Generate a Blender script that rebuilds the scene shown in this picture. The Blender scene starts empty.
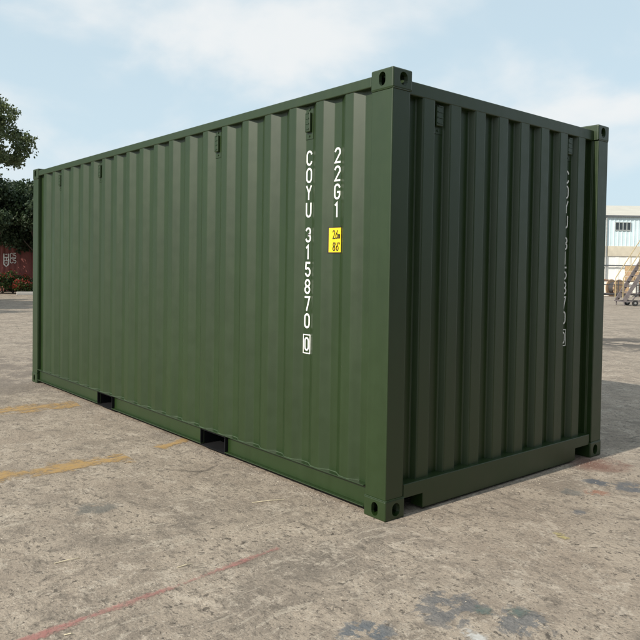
import bpy, bmesh, math, random
import numpy as np
from mathutils import Vector, Matrix
R = math.radians
random.seed(7)
rng = np.random.default_rng(11)
SC = bpy.context.scene
COL = SC.collection

# ------------------------------------------------------------------ camera
CAM = Vector((2.7777, -2.8647, 1.4476))
YAW, PITCH, ROLL, FPX = -0.8683, -0.0260, 0.0158, 702.13
fwd = Vector((math.cos(PITCH) * math.sin(YAW), math.cos(PITCH) * math.cos(YAW), math.sin(PITCH)))
r0 = Vector((math.cos(YAW), -math.sin(YAW), 0)); u0 = r0.cross(fwd)
rgt = r0 * math.cos(ROLL) + u0 * math.sin(ROLL)
upv = -r0 * math.sin(ROLL) + u0 * math.cos(ROLL)
cd = bpy.data.cameras.new('camera'); cam = bpy.data.objects.new('camera', cd); COL.objects.link(cam)
M3 = Matrix((rgt, upv, -fwd)).transposed()
cam.matrix_world = Matrix.Translation(CAM) @ M3.to_4x4()
cd.sensor_width = 36; cd.lens = FPX / 640 * 36
cd.shift_y = -33.67 / 640
cd.clip_start = 0.05; cd.clip_end = 3000
SC.camera = cam

def ray(px, py):
    return fwd + rgt * ((px - 320) / FPX) - upv * ((py - 286.33) / FPX)
def ground(px, py, z=0.0):
    d = ray(px, py); t = (z - CAM.z) / d.z; return CAM + d * t
def at_dist(px, py, dist):
    d = ray(px, py); return CAM + d * (dist / math.hypot(d.x, d.y))

# ------------------------------------------------------------------ light
SUN_EL, SUN_AZ = 34.5, 1.6           # light travels towards +y, a touch towards +x
sd = Vector((math.sin(R(SUN_AZ)) * math.cos(R(SUN_EL)), math.cos(R(SUN_AZ)) * math.cos(R(SUN_EL)), -math.sin(R(SUN_EL))))
sl = bpy.data.lights.new('sun', 'SUN'); sl.energy = 5.0; sl.angle = R(0.6); sl.color = (1.0, 0.93, 0.82)
so = bpy.data.objects.new('sun', sl); COL.objects.link(so); so.rotation_euler = sd.to_track_quat('-Z', 'Y').to_euler()
so.location = (0, -20, 20)

class NT:
    """tiny node-tree helper"""
    def __init__(s, tree): s.t = tree; s.n = tree.nodes; s.l = tree.links
    def new(s, typ, **kw):
        n = s.n.new(typ)
        for k, v in kw.items(): setattr(n, k, v)
        return n
    def put(s, sock, v):
        if hasattr(v, 'is_output'): s.l.new(v, sock)
        elif v is not None:
            if isinstance(v, (tuple, list)) and len(v) == 3 and sock.type == 'RGBA': v = (*v, 1)
            sock.default_value = v
    def math(s, op, a, b=None, c=None, clamp=False):
        n = s.new('ShaderNodeMath', operation=op, use_clamp=clamp)
        s.put(n.inputs[0], a)
        if b is not None: s.put(n.inputs[1], b)
        if c is not None: s.put(n.inputs[2], c)
        return n.outputs[0]
    def vmath(s, op, a, b=None):
        n = s.new('ShaderNodeVectorMath', operation=op)
        s.put(n.inputs[0], a)
        if b is not None: s.put(n.inputs[1], b)
        return n.outputs[1] if op in ('LENGTH', 'DISTANCE', 'DOT_PRODUCT') else n.outputs[0]
    def noise(s, vec, scale, detail=5, rough=0.55, dist=0.0, off=None):
        if off is not None: vec = s.vmath('ADD', vec, off)
        n = s.new('ShaderNodeTexNoise'); s.put(n.inputs['Vector'], vec)
        n.inputs['Scale'].default_value = scale; n.inputs['Detail'].default_value = detail
        n.inputs['Roughness'].default_value = rough; n.inputs['Distortion'].default_value = dist
        return n.outputs[0]
    def step(s, v, a, b, lo=0.0, hi=1.0):
        n = s.new('ShaderNodeMapRange'); n.interpolation_type = 'SMOOTHSTEP'
        s.put(n.inputs[0], v); n.inputs[1].default_value = a; n.inputs[2].default_value = b
        n.inputs[3].default_value = lo; n.inputs[4].default_value = hi
        return n.outputs[0]
    def mix(s, f, a, b, blend='MIX'):
        n = s.new('ShaderNodeMix', data_type='RGBA', blend_type=blend)
        s.put(n.inputs[0], f); s.put(n.inputs[6], a); s.put(n.inputs[7], b)
        return n.outputs[2]
    def scale(s, vec, sc):
        return s.vmath('MULTIPLY', vec, sc)
    def bump(s, h, strength, dist, normal=None):
        n = s.new('ShaderNodeBump'); n.inputs['Strength'].default_value = strength
        n.inputs['Distance'].default_value = dist; s.put(n.inputs['Height'], h)
        if normal is not None: s.put(n.inputs['Normal'], normal)
        return n.outputs[0]

# ------------------------------------------------------------------ sky
W = bpy.data.worlds.new('World'); SC.world = W; W.use_nodes = True
nt = NT(W.node_tree); W.node_tree.nodes.clear()
sky = nt.new('ShaderNodeTexSky', sky_type='NISHITA'); sky.sun_disc = False
sky.sun_elevation = R(SUN_EL); sky.sun_rotation = math.pi
sky.air_density = 1.0; sky.dust_density = 2.2; sky.ozone_density = 1.2; sky.altitude = 0
geo = nt.new('ShaderNodeNewGeometry'); tc = nt.new('ShaderNodeTexCoord')
dirv = tc.outputs['Generated']
sep = nt.new('ShaderNodeSeparateXYZ'); nt.put(sep.inputs[0], dirv)
zz = nt.math('ADD', nt.math('MAXIMUM', sep.outputs[2], 0.0), 0.40)
cmb = nt.new('ShaderNodeCombineXYZ')
nt.put(cmb.inputs[0], nt.math('DIVIDE', sep.outputs[0], zz)); nt.put(cmb.inputs[1], nt.math('DIVIDE', sep.outputs[1], zz))
CLOUD_OFF = (13.2, 4.58, 0.0)
cl = nt.noise(cmb.outputs[0], 2.6, 8, 0.50, 0.2, CLOUD_OFF)
cm = nt.step(cl, 0.42, 0.65, 0.0, 0.9)
cm = nt.math('MULTIPLY', cm, nt.step(sep.outputs[2], 0.06, 0.22, 0.25, 1.0))   # low clouds dissolve in the haze
hz = nt.step(sep.outputs[2], 0.0, 0.45, 0.92, 0.80)          # humid veil, thicker low down
veil = nt.mix(hz, sky.outputs[0], (6.6, 8.25, 9.2))
skyc = nt.mix(cm, veil, (8.9, 9.1, 9.15))
bg = nt.new('ShaderNodeBackground'); nt.put(bg.inputs[0], skyc); bg.inputs[1].default_value = 0.1
wo = nt.new('ShaderNodeOutputWorld'); nt.l.new(bg.outputs[0], wo.inputs[0])

SC.view_settings.view_transform = 'Standard'; SC.view_settings.look = 'None'
SC.view_settings.gamma = 1; SC.view_settings.use_curve_mapping = False
SC.view_settings.exposure = 0.0
SC.render.engine = 'CYCLES'
SC.cycles.max_bounces = 6; SC.cycles.diffuse_bounces = 3; SC.cycles.glossy_bounces = 3; SC.cycles.transmission_bounces = 3

# ------------------------------------------------------------------ materials
MATS = {}
def newmat(name):
    m = bpy.data.materials.new(name); m.use_nodes = True
    t = NT(m.node_tree); b = m.node_tree.nodes['Principled BSDF']; MATS[name] = m
    return m, t, b
def pos(t): return t.new('ShaderNodeNewGeometry').outputs['Position']
def simple(name, col, rough=0.6, var=0.12, scale=6.0, metal=0.0, spec=0.5, bump=0.0, bscale=60):
    m, t, b = newmat(name)
    p = pos(t); n = t.noise(p, scale, 6, 0.6)
    v = t.step(n, 0.3, 0.7, 1 - var, 1 + var)
    c = t.vmath('SCALE', col); c.node.inputs[3].default_value = 1; t.put(c.node.inputs[3], v)
    t.put(b.inputs['Base Color'], c)
    b.inputs['Roughness'].default_value = rough; b.inputs['Metallic'].default_value = metal
    b.inputs['Specular IOR Level'].default_value = spec
    if bump: t.put(b.inputs['Normal'], t.bump(t.noise(p, bscale, 4), bump, 0.01))
    return m

# --- green container paint
def green_paint(name, base, rough=0.44):
    m, t, b = newmat(name)
    p = pos(t)
    big = t.noise(p, 1.1, 4, 0.55); fine = t.noise(p, 9, 8, 0.65)
    streak = t.noise(t.scale(p, (14, 14, 0.5)), 1.6, 6, 0.6)
    v = t.math('ADD', t.step(big, 0.3, 0.7, 0.93, 1.07), t.math('ADD', t.step(fine, 0.3, 0.7, -0.03, 0.03), t.step(streak, 0.35, 0.7, -0.03, 0.06)))
    c = t.vmath('SCALE', base); t.put(c.node.inputs[3], v)
    dust = t.math('MULTIPLY', t.step(t.noise(p, 3.3, 9, 0.72), 0.5, 0.8), 0.06)
    c = t.mix(dust, c, (0.08, 0.08, 0.06))
    chip = t.math('MULTIPLY', t.step(t.noise(p, 55, 3, 0.5), 0.735, 0.76), t.step(t.noise(p, 2.1, 3), 0.5, 0.62))
    c = t.mix(t.math('MULTIPLY', chip, 0.6), c, (0.10, 0.10, 0.08))
    t.put(b.inputs['Base Color'], c)
    t.put(b.inputs['Roughness'], t.step(t.math('ADD', fine, t.math('MULTIPLY', streak, 0.5)), 0.5, 1.0, rough - 0.03, rough + 0.04))
    b.inputs['Specular IOR Level'].default_value = 0.66
    oil = t.noise(t.scale(p, (2.4, 2.4, 1.1)), 1.7, 2, 0.5)
    n1 = t.bump(oil, 0.06, 0.012)
    n2 = t.bump(t.noise(p, 260, 3, 0.5), 0.06, 0.002, n1)
    t.put(b.inputs['Normal'], n2)
    return m
GREEN = green_paint('green_paint', (0.0118, 0.0300, 0.0040), 0.43)
simple('bitumen', (0.006, 0.006, 0.007), 0.85, 0.2, 9, spec=0.2)
simple('rubber', (0.02, 0.02, 0.02), 0.7)
simple('white_print', (0.86, 0.86, 0.83), 0.55, 0.07, 40)
simple('yellow_print', (0.85, 0.60, 0.015), 0.45, 0.05, 20)
simple('black_print', (0.012, 0.012, 0.012), 0.5, 0.1, 20)
simple('floor_wood', (0.10, 0.06, 0.035), 0.8)
simple('galvanised', (0.34, 0.34, 0.33), 0.5, 0.15, 8, 0.5)

# --- ground
def ground_mat():
    m, t, b = newmat('weathered_concrete')
    p = pos(t)
    warp = t.new('ShaderNodeTexNoise'); t.put(warp.inputs['Vector'], p); warp.inputs['Scale'].default_value = 2.4; warp.inputs['Detail'].default_value = 4
    wv = t.vmath('SUBTRACT', warp.outputs[1], (0.5, 0.5, 0.5))
    pw = t.vmath('ADD', p, t.scale(wv, (0.22, 0.22, 0.0)))
    big = t.noise(p, 0.45, 5, 0.62)
    mid = t.noise(pw, 2.0, 7, 0.70, off=(4, 9, 0))
    sm = t.noise(pw, 10.0, 6, 0.72, off=(1, 3, 0))
    fine = t.noise(p, 55, 4, 0.75)
    c = t.mix(t.step(big, 0.3, 0.7), (0.288, 0.236, 0.186), (0.186, 0.158, 0.129))
    c = t.mix(t.step(mid, 0.38, 0.62), c, (0.334, 0.280, 0.223))
    c = t.mix(t.math('MULTIPLY', t.step(sm, 0.52, 0.60), 0.60), c, (0.150, 0.127, 0.104))
    pale = t.step(t.noise(pw, 6.5, 8, 0.78, off=(8, 2, 5)), 0.53, 0.60)
    c = t.mix(t.math('MULTIPLY', pale, 0.62), c, (0.425, 0.367, 0.300))
    # scoured drag marks running with the traffic (y axis), broken up
    scr = t.noise(t.scale(pw, (22, 2.2, 1)), 1.0, 5, 0.65)
    sbrk = t.step(big, 0.44, 0.56)
    c = t.mix(t.math('MULTIPLY', t.math('MULTIPLY', t.step(scr, 0.57, 0.64), sbrk), 0.55), c, (0.40, 0.35, 0.285))
    scd = t.noise(t.scale(pw, (3.0, 15, 1)), 1.0, 5, 0.65, off=(5, 1, 1))
    c = t.mix(t.math('MULTIPLY', t.step(scd, 0.60, 0.66), 0.5), c, (0.105, 0.090, 0.075))
    # pits and chips
    pits = t.step(t.noise(pw, 26, 5, 0.66, off=(3, 1, 8)), 0.575, 0.62)
    pit = t.math('MULTIPLY', pits, t.step(mid, 0.36, 0.56))
    c = t.mix(t.math('MULTIPLY', pit, 0.80), c, (0.066, 0.056, 0.047))
    p2 = t.noise(pw, 62, 3, 0.65, off=(9, 1, 8))
    pits2 = t.step(p2, 0.60, 0.65)
    c = t.mix(t.math('MULTIPLY', pits2, 0.75), c, (0.075, 0.065, 0.055))
    crumbs = t.step(p2, 0.36, 0.31)
    c = t.mix(t.math('MULTIPLY', t.step(p2, 0.38, 0.32, 0.0, 1.0), 0.6), c, (0.50, 0.45, 0.38))
    # cracks
    vo = t.new('ShaderNodeTexVoronoi', feature='DISTANCE_TO_EDGE'); t.put(vo.inputs['Vector'], t.vmath('ADD', p, t.scale(wv, (0.5, 0.5, 0)))); vo.inputs['Scale'].default_value = 0.55
    crack = t.math('MULTIPLY', t.step(vo.outputs[0], 0.002, 0.011, 1.0, 0.0), t.step(t.noise(p, 0.8, 2, 0.5, off=(6, 0, 3)), 0.54, 0.64))
    c = t.mix(t.math('MULTIPLY', crack, 0.7), c, (0.062, 0.053, 0.045))
    # oil, paint and rust stains with shapes of their own
    sn = [t.noise(pw, 9, 6, 0.7, off=(2, 2, 3)), t.noise(pw, 1.4, 6, 0.65, off=(5, 9, 2))]
    flp = t.scale(p, (1, 1, 0))
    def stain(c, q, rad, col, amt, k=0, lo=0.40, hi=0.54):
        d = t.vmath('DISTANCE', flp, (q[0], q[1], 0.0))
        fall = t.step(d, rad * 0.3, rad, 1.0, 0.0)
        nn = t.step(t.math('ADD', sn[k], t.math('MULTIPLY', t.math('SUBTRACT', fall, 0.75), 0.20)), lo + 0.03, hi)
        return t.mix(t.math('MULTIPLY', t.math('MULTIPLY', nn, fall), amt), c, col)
    g = lambda x, y: tuple(ground(x, y))[:2]
    c = stain(c, g(450, 608), 0.30, (0.110, 0.115, 0.122), 0.75, 0, 0.46, 0.56)
    c = stain(c, g(365, 634), 0.20, (0.10, 0.115, 0.130), 0.85, 0, 0.46, 0.56)
    c = stain(c, g(520, 622), 0.22, (0.115, 0.12, 0.125), 0.8, 0, 0.46, 0.54)
    c = stain(c, g(597, 482), 0.15, (0.07, 0.085, 0.105), 0.8, 0, 0.41, 0.52)
    c = stain(c, g(632, 488), 0.22, (0.085, 0.098, 0.115), 0.75, 0, 0.43, 0.55)
    c = stain(c, g(580, 513), 0.08, (0.09, 0.10, 0.115), 0.75)
    c = stain(c, g(570, 492), 0.13, (0.115, 0.12, 0.115), 0.6)
    c = stain(c, g(606, 465), 0.42, (0.165, 0.080, 0.060), 0.75, 1, 0.36, 0.56)
    c = stain(c, g(597, 493), 0.12, (0.28, 0.135, 0.09), 0.75)
    c = stain(c, g(95, 508), 0.20, (0.125, 0.125, 0.115), 0.7)
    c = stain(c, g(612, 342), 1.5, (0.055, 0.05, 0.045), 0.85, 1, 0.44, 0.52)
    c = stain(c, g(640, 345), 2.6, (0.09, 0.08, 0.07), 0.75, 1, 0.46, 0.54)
    c = stain(c, g(20, 372), 3.0, (0.15, 0.125, 0.105), 0.7, 1, 0.42, 0.56)
    gr = t.step(fine, 0.25, 0.75, 0.86, 1.16)
    cs = t.vmath('SCALE', c); t.put(cs.node.inputs[3], gr)
    t.put(b.inputs['Base Color'], cs)
    b.inputs['Roughness'].default_value = 0.88; b.inputs['Specular IOR Level'].default_value = 0.25
    h = t.math('ADD', t.noise(p, 7.0, 4, 0.7), t.math('MULTIPLY', t.noise(p, 50, 3, 0.7), 0.45))
    t.put(b.inputs['Normal'], t.bump(h, 0.6, 0.020))
    return m
ground_mat()

def worn_paint(name, col, cover, scale, amt=0.8):
    """old road paint, worn through to the concrete"""
    m, t, b = newmat(name)
    p = pos(t)
    a = t.noise(p, scale, 8, 0.7); bb = t.noise(t.scale(p, (3, 1, 1)), 3.2, 4, 0.6, off=(3, 3, 3))
    uv = t.new('ShaderNodeTexCoord').outputs['UV']; sx = t.new('ShaderNodeSeparateXYZ'); t.put(sx.inputs[0], uv)
    edge = t.math('MULTIPLY', t.math('ABSOLUTE', t.math('SUBTRACT', sx.outputs[0], 0.5)), 2.0)
    v = t.math('SUBTRACT', t.math('ADD', t.math('MULTIPLY', a, 0.6), t.math('MULTIPLY', bb, 0.55)), t.math('MULTIPLY', t.math('POWER', edge, 1.6), 0.22))
    al = t.step(v, 0.52 - cover, 0.72 - cover, 0.0, amt)
    cc = t.mix(t.step(t.noise(p, 30, 6, 0.7), 0.35, 0.7), col, tuple(0.55 * x + 0.45 * y for x, y in zip(col, (0.30, 0.25, 0.2))))
    t.put(b.inputs['Base Color'], cc); t.put(b.inputs['Alpha'], al)
    b.inputs['Roughness'].default_value = 0.8
    return m
worn_paint('red_line_paint', (0.44, 0.17, 0.155), 0.075, 60, 0.66)
worn_paint('yellow_line_paint', (0.46, 0.285, 0.10), 0.11, 16, 0.8)
worn_paint('teal_spot_paint', (0.115, 0.155, 0.14), 0.12, 34, 0.75)
worn_paint('pale_yellow_paint', (0.50, 0.42, 0.18), 0.10, 60)
worn_paint('white_spot_paint', (0.62, 0.62, 0.60), 0.12, 20)

# ------------------------------------------------------------------ mesh helpers
class MB:
    def __init__(s): s.v = []; s.f = []
    def add(s, vs, fs):
        o = len(s.v); s.v += [tuple(v) for v in vs]; s.f += [tuple(i + o for i in f) for f in fs]; return s
    def box(s, a, b):
        (x0, y0, z0), (x1, y1, z1) = a, b
        x0, x1 = min(x0, x1), max(x0, x1); y0, y1 = min(y0, y1), max(y0, y1); z0, z1 = min(z0, z1), max(z0, z1)
        return s.add([(x0,y0,z0),(x1,y0,z0),(x1,y1,z0),(x0,y1,z0),(x0,y0,z1),(x1,y0,z1),(x1,y1,z1),(x0,y1,z1)],
                     [(0,3,2,1),(4,5,6,7),(0,1,5,4),(1,2,6,5),(2,3,7,6),(3,0,4,7)])
    def beam(s, a, b, w, h, up=(0,0,1)):
        a = Vector(a); b = Vector(b); d = (b - a).normalized(); u = Vector(up)
        x = d.cross(u)
        if x.length < 1e-4: x = d.cross(Vector((1,0,0)))
        x.normalize(); u = x.cross(d)
        vs = []
        for q in (a, b):
            for sx, su in ((-1,-1),(1,-1),(1,1),(-1,1)): vs.append(q + x*(sx*w/2) + u*(su*h/2))
        return s.add(vs, [(0,1,2,3),(7,6,5,4),(0,4,5,1),(1,5,6,2),(2,6,7,3),(3,7,4,0)])
    def tube(s, pts, rad, n=8):
        pts = [Vector(q) for q in pts]; rs = rad if isinstance(rad, (list, tuple)) else [rad]*len(pts)
        vs, fs = [], []; ref = Vector((0.31, 0.17, 0.93))
        for i, q in enumerate(pts):
            d = (pts[min(i+1, len(pts)-1)] - pts[max(i-1, 0)]).normalized()
            x = d.cross(ref)
            if x.length < 1e-3: x = d.cross(Vector((1,0,0)))
            x.normalize(); y = d.cross(x)
            for k in range(n):
                a = 2*math.pi*k/n; vs.append(q + (x*math.cos(a) + y*math.sin(a))*rs[i])
        for i in range(len(pts)-1):
            for k in range(n):
                k2 = (k+1) % n; fs.append((i*n+k, i*n+k2, (i+1)*n+k2, (i+1)*n+k))
        fs.append(tuple(range(n-1, -1, -1))); fs.append(tuple((len(pts)-1)*n + k for k in range(n)))
        return s.add(vs, fs)
    def prism(s, poly, f):          # poly: 2-D closed outline, f(u, v, t): point at t = 0 or 1
        n = len(poly)
        return s.add([f(u, v, 0) for u, v in poly] + [f(u, v, 1) for u, v in poly],
                     [tuple(range(n-1, -1, -1)), tuple(range(n, 2*n))] + [(i, (i+1) % n, n+(i+1) % n, n+i) for i in range(n)])
    def strip(s, line, f, thick_f=None):   # open polyline extruded: front sheet + back sheet + rims
        n = len(line); vs = []; fs = []
        for layer in (0, 1):
            for t_ in (0, 1): vs += [f(u, v, t_, layer) for u, v in line]
        for i in range(n-1):
            fs.append((i, i+1, n+i+1, n+i)); fs.append((2*n+i+1, 2*n+i, 3*n+i, 3*n+i+1))
            fs.append((i+1, i, 2*n+i, 2*n+i+1)); fs.append((n+i, n+i+1, 3*n+i+1, 3*n+i))
        fs.append((0, n, 3*n, 2*n)); fs.append((2*n-1, n-1, 3*n-1, 4*n-1))
        return s.add(vs, fs)
    def mesh(s, name):
        me = bpy.data.meshes.new(name); me.from_pydata(s.v, [], s.f); me.validate()
        bm = bmesh.new(); bm.from_mesh(me); bmesh.ops.recalc_face_normals(bm, faces=bm.faces); bm.to_mesh(me); bm.free()
        return me
    def build(s, name, mat, parent=None, bevel=0.0, seg=2, smooth=False):
        o = link(name, s.mesh(name), mat, parent)
        if smooth:
            for q in o.data.polygons: q.use_smooth = True
        if bevel:
            md = o.modifiers.new('bevel', 'BEVEL'); md.width = bevel; md.segments = seg; md.limit_method = 'ANGLE'; md.angle_limit = R(40)
            md.harden_normals = False
        return o
def link(name, me, mat, parent=None):
    o = bpy.data.objects.new(name, me); COL.objects.link(o)
    if mat and not me.materials: me.materials.append(MATS[mat] if isinstance(mat, str) else mat)
    if parent: o.parent = parent
    return o
def empty(name, loc=(0,0,0), rz=0):
    o = bpy.data.objects.new(name, None); COL.objects.link(o); o.location = loc; o.rotation_euler = (0,0,rz); o.empty_display_size = 0.2
    return o
def tag(o, label=None, cat=None, group=None, kind=None):
    if label: o['label'] = label
    if cat: o['category'] = cat
    if group: o['group'] = group
    if kind: o['kind'] = kind
    return o
def fillet(pts, rad, n=3):
    out = [pts[0]]
    for i in range(1, len(pts)-1):
        p0, p1, p2 = (Vector(q) for q in pts[i-1:i+2])
        a = (p0-p1); b = (p2-p1); r = min(rad, a.length*0.45, b.length*0.45)
        if a.normalized().dot(b.normalized()) < -0.9999: continue
        q0 = p1 + a.normalized()*r; q2 = p1 + b.normalized()*r
        for k in range(n+1):
            s_ = k/n; q = q0*(1-s_)**2 + p1*2*s_*(1-s_) + q2*s_**2; out.append((q.x, q.y))
    out.append(pts[-1]); return out

# ------------------------------------------------------------------ ground sheet and its markings
def make_ground():
    m = MB(); S = 420
    m.add([(-S,-S,0),(S,-S,0),(S,S,0),(-S,S,0)], [(0,1,2,3)])
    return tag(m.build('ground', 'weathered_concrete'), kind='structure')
GROUND = make_ground()
def paint_band(name, mat, pts, width, z=0.003):
    """a wavering painted line lying on the concrete, uv.x across"""
    vs, fs, uv = [], [], []
    P = [Vector((*q, 0)) for q in pts]; full = []
    for a, b in zip(P, P[1:]):
        k = max(2, int((b-a).length/0.06))
        full += [a.lerp(b, i/k) for i in range(k)]
    full.append(P[-1])
    for i, q in enumerate(full):
        d = (full[min(i+1, len(full)-1)] - full[max(i-1, 0)]).normalized(); x = Vector((d.y, -d.x, 0))
        w = width*(1 + 0.18*math.sin(i*0.9+pts[0][0]*5) + random.uniform(-0.12, 0.12)); o = random.uniform(-0.06, 0.06)*width
        for s_ in (-1, 1): vs.append(q + x*(s_*w/2 + o) + Vector((0,0,z)))
    n = len(full)
    fs = [(2*i, 2*i+1, 2*i+3, 2*i+2) for i in range(n-1)]
    me = bpy.data.meshes.new(name); me.from_pydata([tuple(v) for v in vs], [], fs)
    ul = me.uv_layers.new()
    for pl in me.polygons:
        for li in pl.loop_indices:
            vi = me.loops[li].vertex_index; ul.data[li].uv = (vi % 2, (vi//2)/n)
    return link(name, me, mat, GROUND)
def gxy(x, y): q = ground(x, y); return (q.x, q.y)
o = paint_band('painted_line', 'red_line_paint', [(0.06,-2.5), (0.035,-1.94), gxy(100, 613), gxy(170, 589), gxy(240, 563), gxy(278, 548)], 0.075); o['label'] = 'thin worn red painted line'
o = paint_band('painted_line', 'yellow_line_paint', [(-2.17,-3.6), gxy(0, 478), gxy(60, 468), gxy(128, 457)], 0.34); o['label'] = 'broken faded yellow painted line'
o = paint_band('painted_line', 'yellow_line_paint', [gxy(158, 448), gxy(196, 437)], 0.16); o['label'] = 'last scrap of the yellow line beside the container'
o = paint_band('painted_line', 'yellow_line_paint', [(-4.6,-3.6), gxy(-60, 417), gxy(0, 411), gxy(40, 407), gxy(78, 404)], 0.50); o['label'] = 'scrap of faded yellow line near the far corner'
def paint_spot(mat, px, py, r, label, sx=1.0):
    q = ground(px, py); n = 18; vs = [(q.x, q.y, 0.004)]; 
    for k in range(n):
        a = 2*math.pi*k/n; rr = r*random.uniform(0.82, 1.15); vs.append((q.x + rr*math.cos(a)*sx, q.y + rr*math.sin(a), 0.004))
    me = bpy.data.meshes.new('paint_spot'); me.from_pydata(vs, [], [(0, k+1, (k+1) % n + 1) for k in range(n)])
    ul = me.uv_layers.new()
    for pl in me.polygons:
        for li in pl.loop_indices: ul.data[li].uv = (0.5 if me.loops[li].vertex_index == 0 else 0.95, 0.5)
    o = link('paint_spot', me, mat, GROUND); o['label'] = label
paint_spot('teal_spot_paint', 484, 611, 0.05, 'round dull teal paint spot')
paint_spot('teal_spot_paint', 519, 613, 0.06, 'larger dull teal paint spot')
paint_spot('pale_yellow_paint', 557, 534, 0.035, 'small pale yellow paint smear', 1.2)
paint_spot('pale_yellow_paint', 563, 538, 0.03, 'smaller pale yellow paint smear', 1.4)
paint_spot('white_spot_paint', 476, 638, 0.06, 'white paint spot at the bottom of the frame', 1.3)

# ------------------------------------------------------------------ the green container
L, WD, H = 6.058, 2.438, 2.591
CX, CY = 0.178, 0.162
C = empty('shipping_container', (0, 0, 0))
tag(C, 'large dark green corrugated steel shipping container standing on the concrete yard', 'container')
OUT, DEP = 0.010, 0.036           # long-side sheet: outer flat below the casting face, corrugation depth
ZB, ZT = 0.172, 2.502             # sheet bottom / top

def stadium(w, h, n=8):
    out = []; r = min(w, h)/2
    if h >= w:
        for k in range(n+1): a = math.pi*k/n; out.append((r*math.cos(a), (h/2-r) + r*math.sin(a)))
        for k in range(n+1): a = math.pi + math.pi*k/n; out.append((r*math.cos(a), -(h/2-r) + r*math.sin(a)))
    else:
        for k in range(n+1): a = -math.pi/2 + math.pi*k/n; out.append(((w/2-r) + r*math.cos(a), r*math.sin(a)))
        for k in range(n+1): a = math.pi/2 + math.pi*k/n; out.append((-(w/2-r) + r*math.cos(a), r*math.sin(a)))
    return out
def casting_mesh():
    """ISO corner casting, outer corner at the origin, body towards -x, +y, +z; holes by boolean"""
    hh = 0.118
    me = MB().box((-CX, 0, 0), (0, CY, hh)).mesh('corner_casting')
    bm = bmesh.new(); bm.from_mesh(me)
    ed = [e for e in bm.edges if all(abs(v.co.x) < 1e-6 for v in e.verts) or all(abs(v.co.y) < 1e-6 for v in e.verts) or all(abs(v.co.z) < 1e-6 for v in e.verts)]
    bmesh.ops.bevel(bm, geom=ed, offset=0.009, segments=3, affect='EDGES', profile=0.5); bm.to_mesh(me); bm.free()
    base = bpy.data.objects.new('tmp', me); COL.objects.link(base)
    cut = []
    cut.append(MB().box((-CX+0.022, 0.022, 0.026), (-0.028, CY-0.02, hh-0.02)).mesh('c'))
    cut.append(MB().prism(stadium(0.052, 0.080), lambda u, v, s: (-0.086+u, -0.02 + s*0.09, 0.057+v)).mesh('c'))       # long-side hole
    cut.append(MB().prism(stadium(0.064, 0.078), lambda u, v, s: (0.02 - s*0.09, 0.089+u, 0.057+v)).mesh('c'))          # end hole
    cut.append(MB().prism(stadium(0.11, 0.062), lambda u, v, s: (-0.092+u, 0.085+v, -0.02 + s*0.09)).mesh('c'))         # top/bottom hole
    tmp = [base]
    for c in cut:
        q = bpy.data.objects.new('tmpc', c); COL.objects.link(q); tmp.append(q)
        md = base.modifiers.new('b', 'BOOLEAN'); md.operation = 'DIFFERENCE'; md.object = q; md.solver = 'EXACT'
    dg = bpy.context.evaluated_depsgraph_get()
    res = bpy.data.meshes.new_from_object(base.evaluated_get(dg))
    for q in tmp: bpy.data.objects.remove(q)
    return res
cast0 = casting_mesh()
cm_cache = {}
def casting(sx, sy, top):
    me = cast0.copy(); bm = bmesh.new(); bm.from_mesh(me)
    flips = 0
    for v in bm.verts:
        x, y, z = v.co
        if sx: x = -L - x
        if sy: y = WD - y
        if top: z = H - z
        v.co = (x, y, z)
    if (int(sx) + int(sy) + int(top)) % 2: bmesh.ops.reverse_faces(bm, faces=bm.faces)
    bm.to_mesh(me); bm.free(); me.name = 'corner_casting'
    return link('corner_casting', me, GREEN, C)
for sx in (0, 1):
    for sy in (0, 1):
        for tp in (0, 1): casting(sx, sy, tp)

# corner posts (folded steel: outer plates, stepped inner edge)
def post(sx, sy):
    z0, z1 = 0.118, H - 0.118
    poly = [(-0.004, 0.004), (-0.004, 0.150), (-0.050, 0.150), (-0.050, 0.162), (-0.120, 0.162), (-0.120, 0.055), (-0.172, 0.055), (-0.172, 0.004)]
    f = lambda u, v, s: ((-L - u) if sx else u, (WD - v) if sy else v, z0 + (z1-z0)*s)
    o = MB().prism(poly, f).build('corner_post', GREEN, C, 0.007, 3)
    for zc in (z0, z1):       # weld bead round the casting joint
        w = MB().tube([f(-0.172, 0.003, 0)[:2] + (zc,), f(-0.010, 0.003, 0)[:2] + (zc,), f(-0.003, 0.010, 0)[:2] + (zc,), f(-0.003, 0.150, 0)[:2] + (zc,)], 0.0035, 6).build('weld_bead', GREEN, o)
for sx in (0, 1):
    for sy in (0, 1): post(sx, sy)

# long walls
def side_profile():
    pts = [(-0.150, OUT + DEP)]
    for k in range(20):
        x = -0.333 - 0.278*k; j = lambda a=0.0022: random.uniform(-a, a)
        pts += [(x + 0.068 + j(), OUT + DEP), (x + j(), OUT + j(.0012)), (x - 0.072 + j(), OUT + j(.0012)), (x - 0.140 + j(), OUT + DEP)]
    pts.append((-L + 0.150, OUT + DEP))
    return pts
SP = fillet(side_profile(), 0.006, 3)
def side_wall(far):
    f = lambda u, v, s, lay: (u, (WD - (v + 0.002*lay)) if far else v + 0.002*lay, ZB - 0.001 + (ZT + 0.002 - ZB)*s)
    return MB().strip(SP, f).build('side_wall', GREEN, C)
side_wall(False); side_wall(True)
# edge plate between post and first corrugation
for x in (-0.176, -L + 0.176):
    MB().box((x-0.004, 0.012, ZB), (x+0.006, 0.052, ZT)).build('edge_strip', GREEN, C, 0.002)

def top_rail(far):
    f = lambda y: WD - y if far else y
    MB().box((-CX - 0.001, f(0.005), ZT), (-L + CX + 0.001, f(0.065), ZT + 0.062)).build('top_rail', GREEN, C, 0.006, 3)
top_rail(False); top_rail(True)

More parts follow.
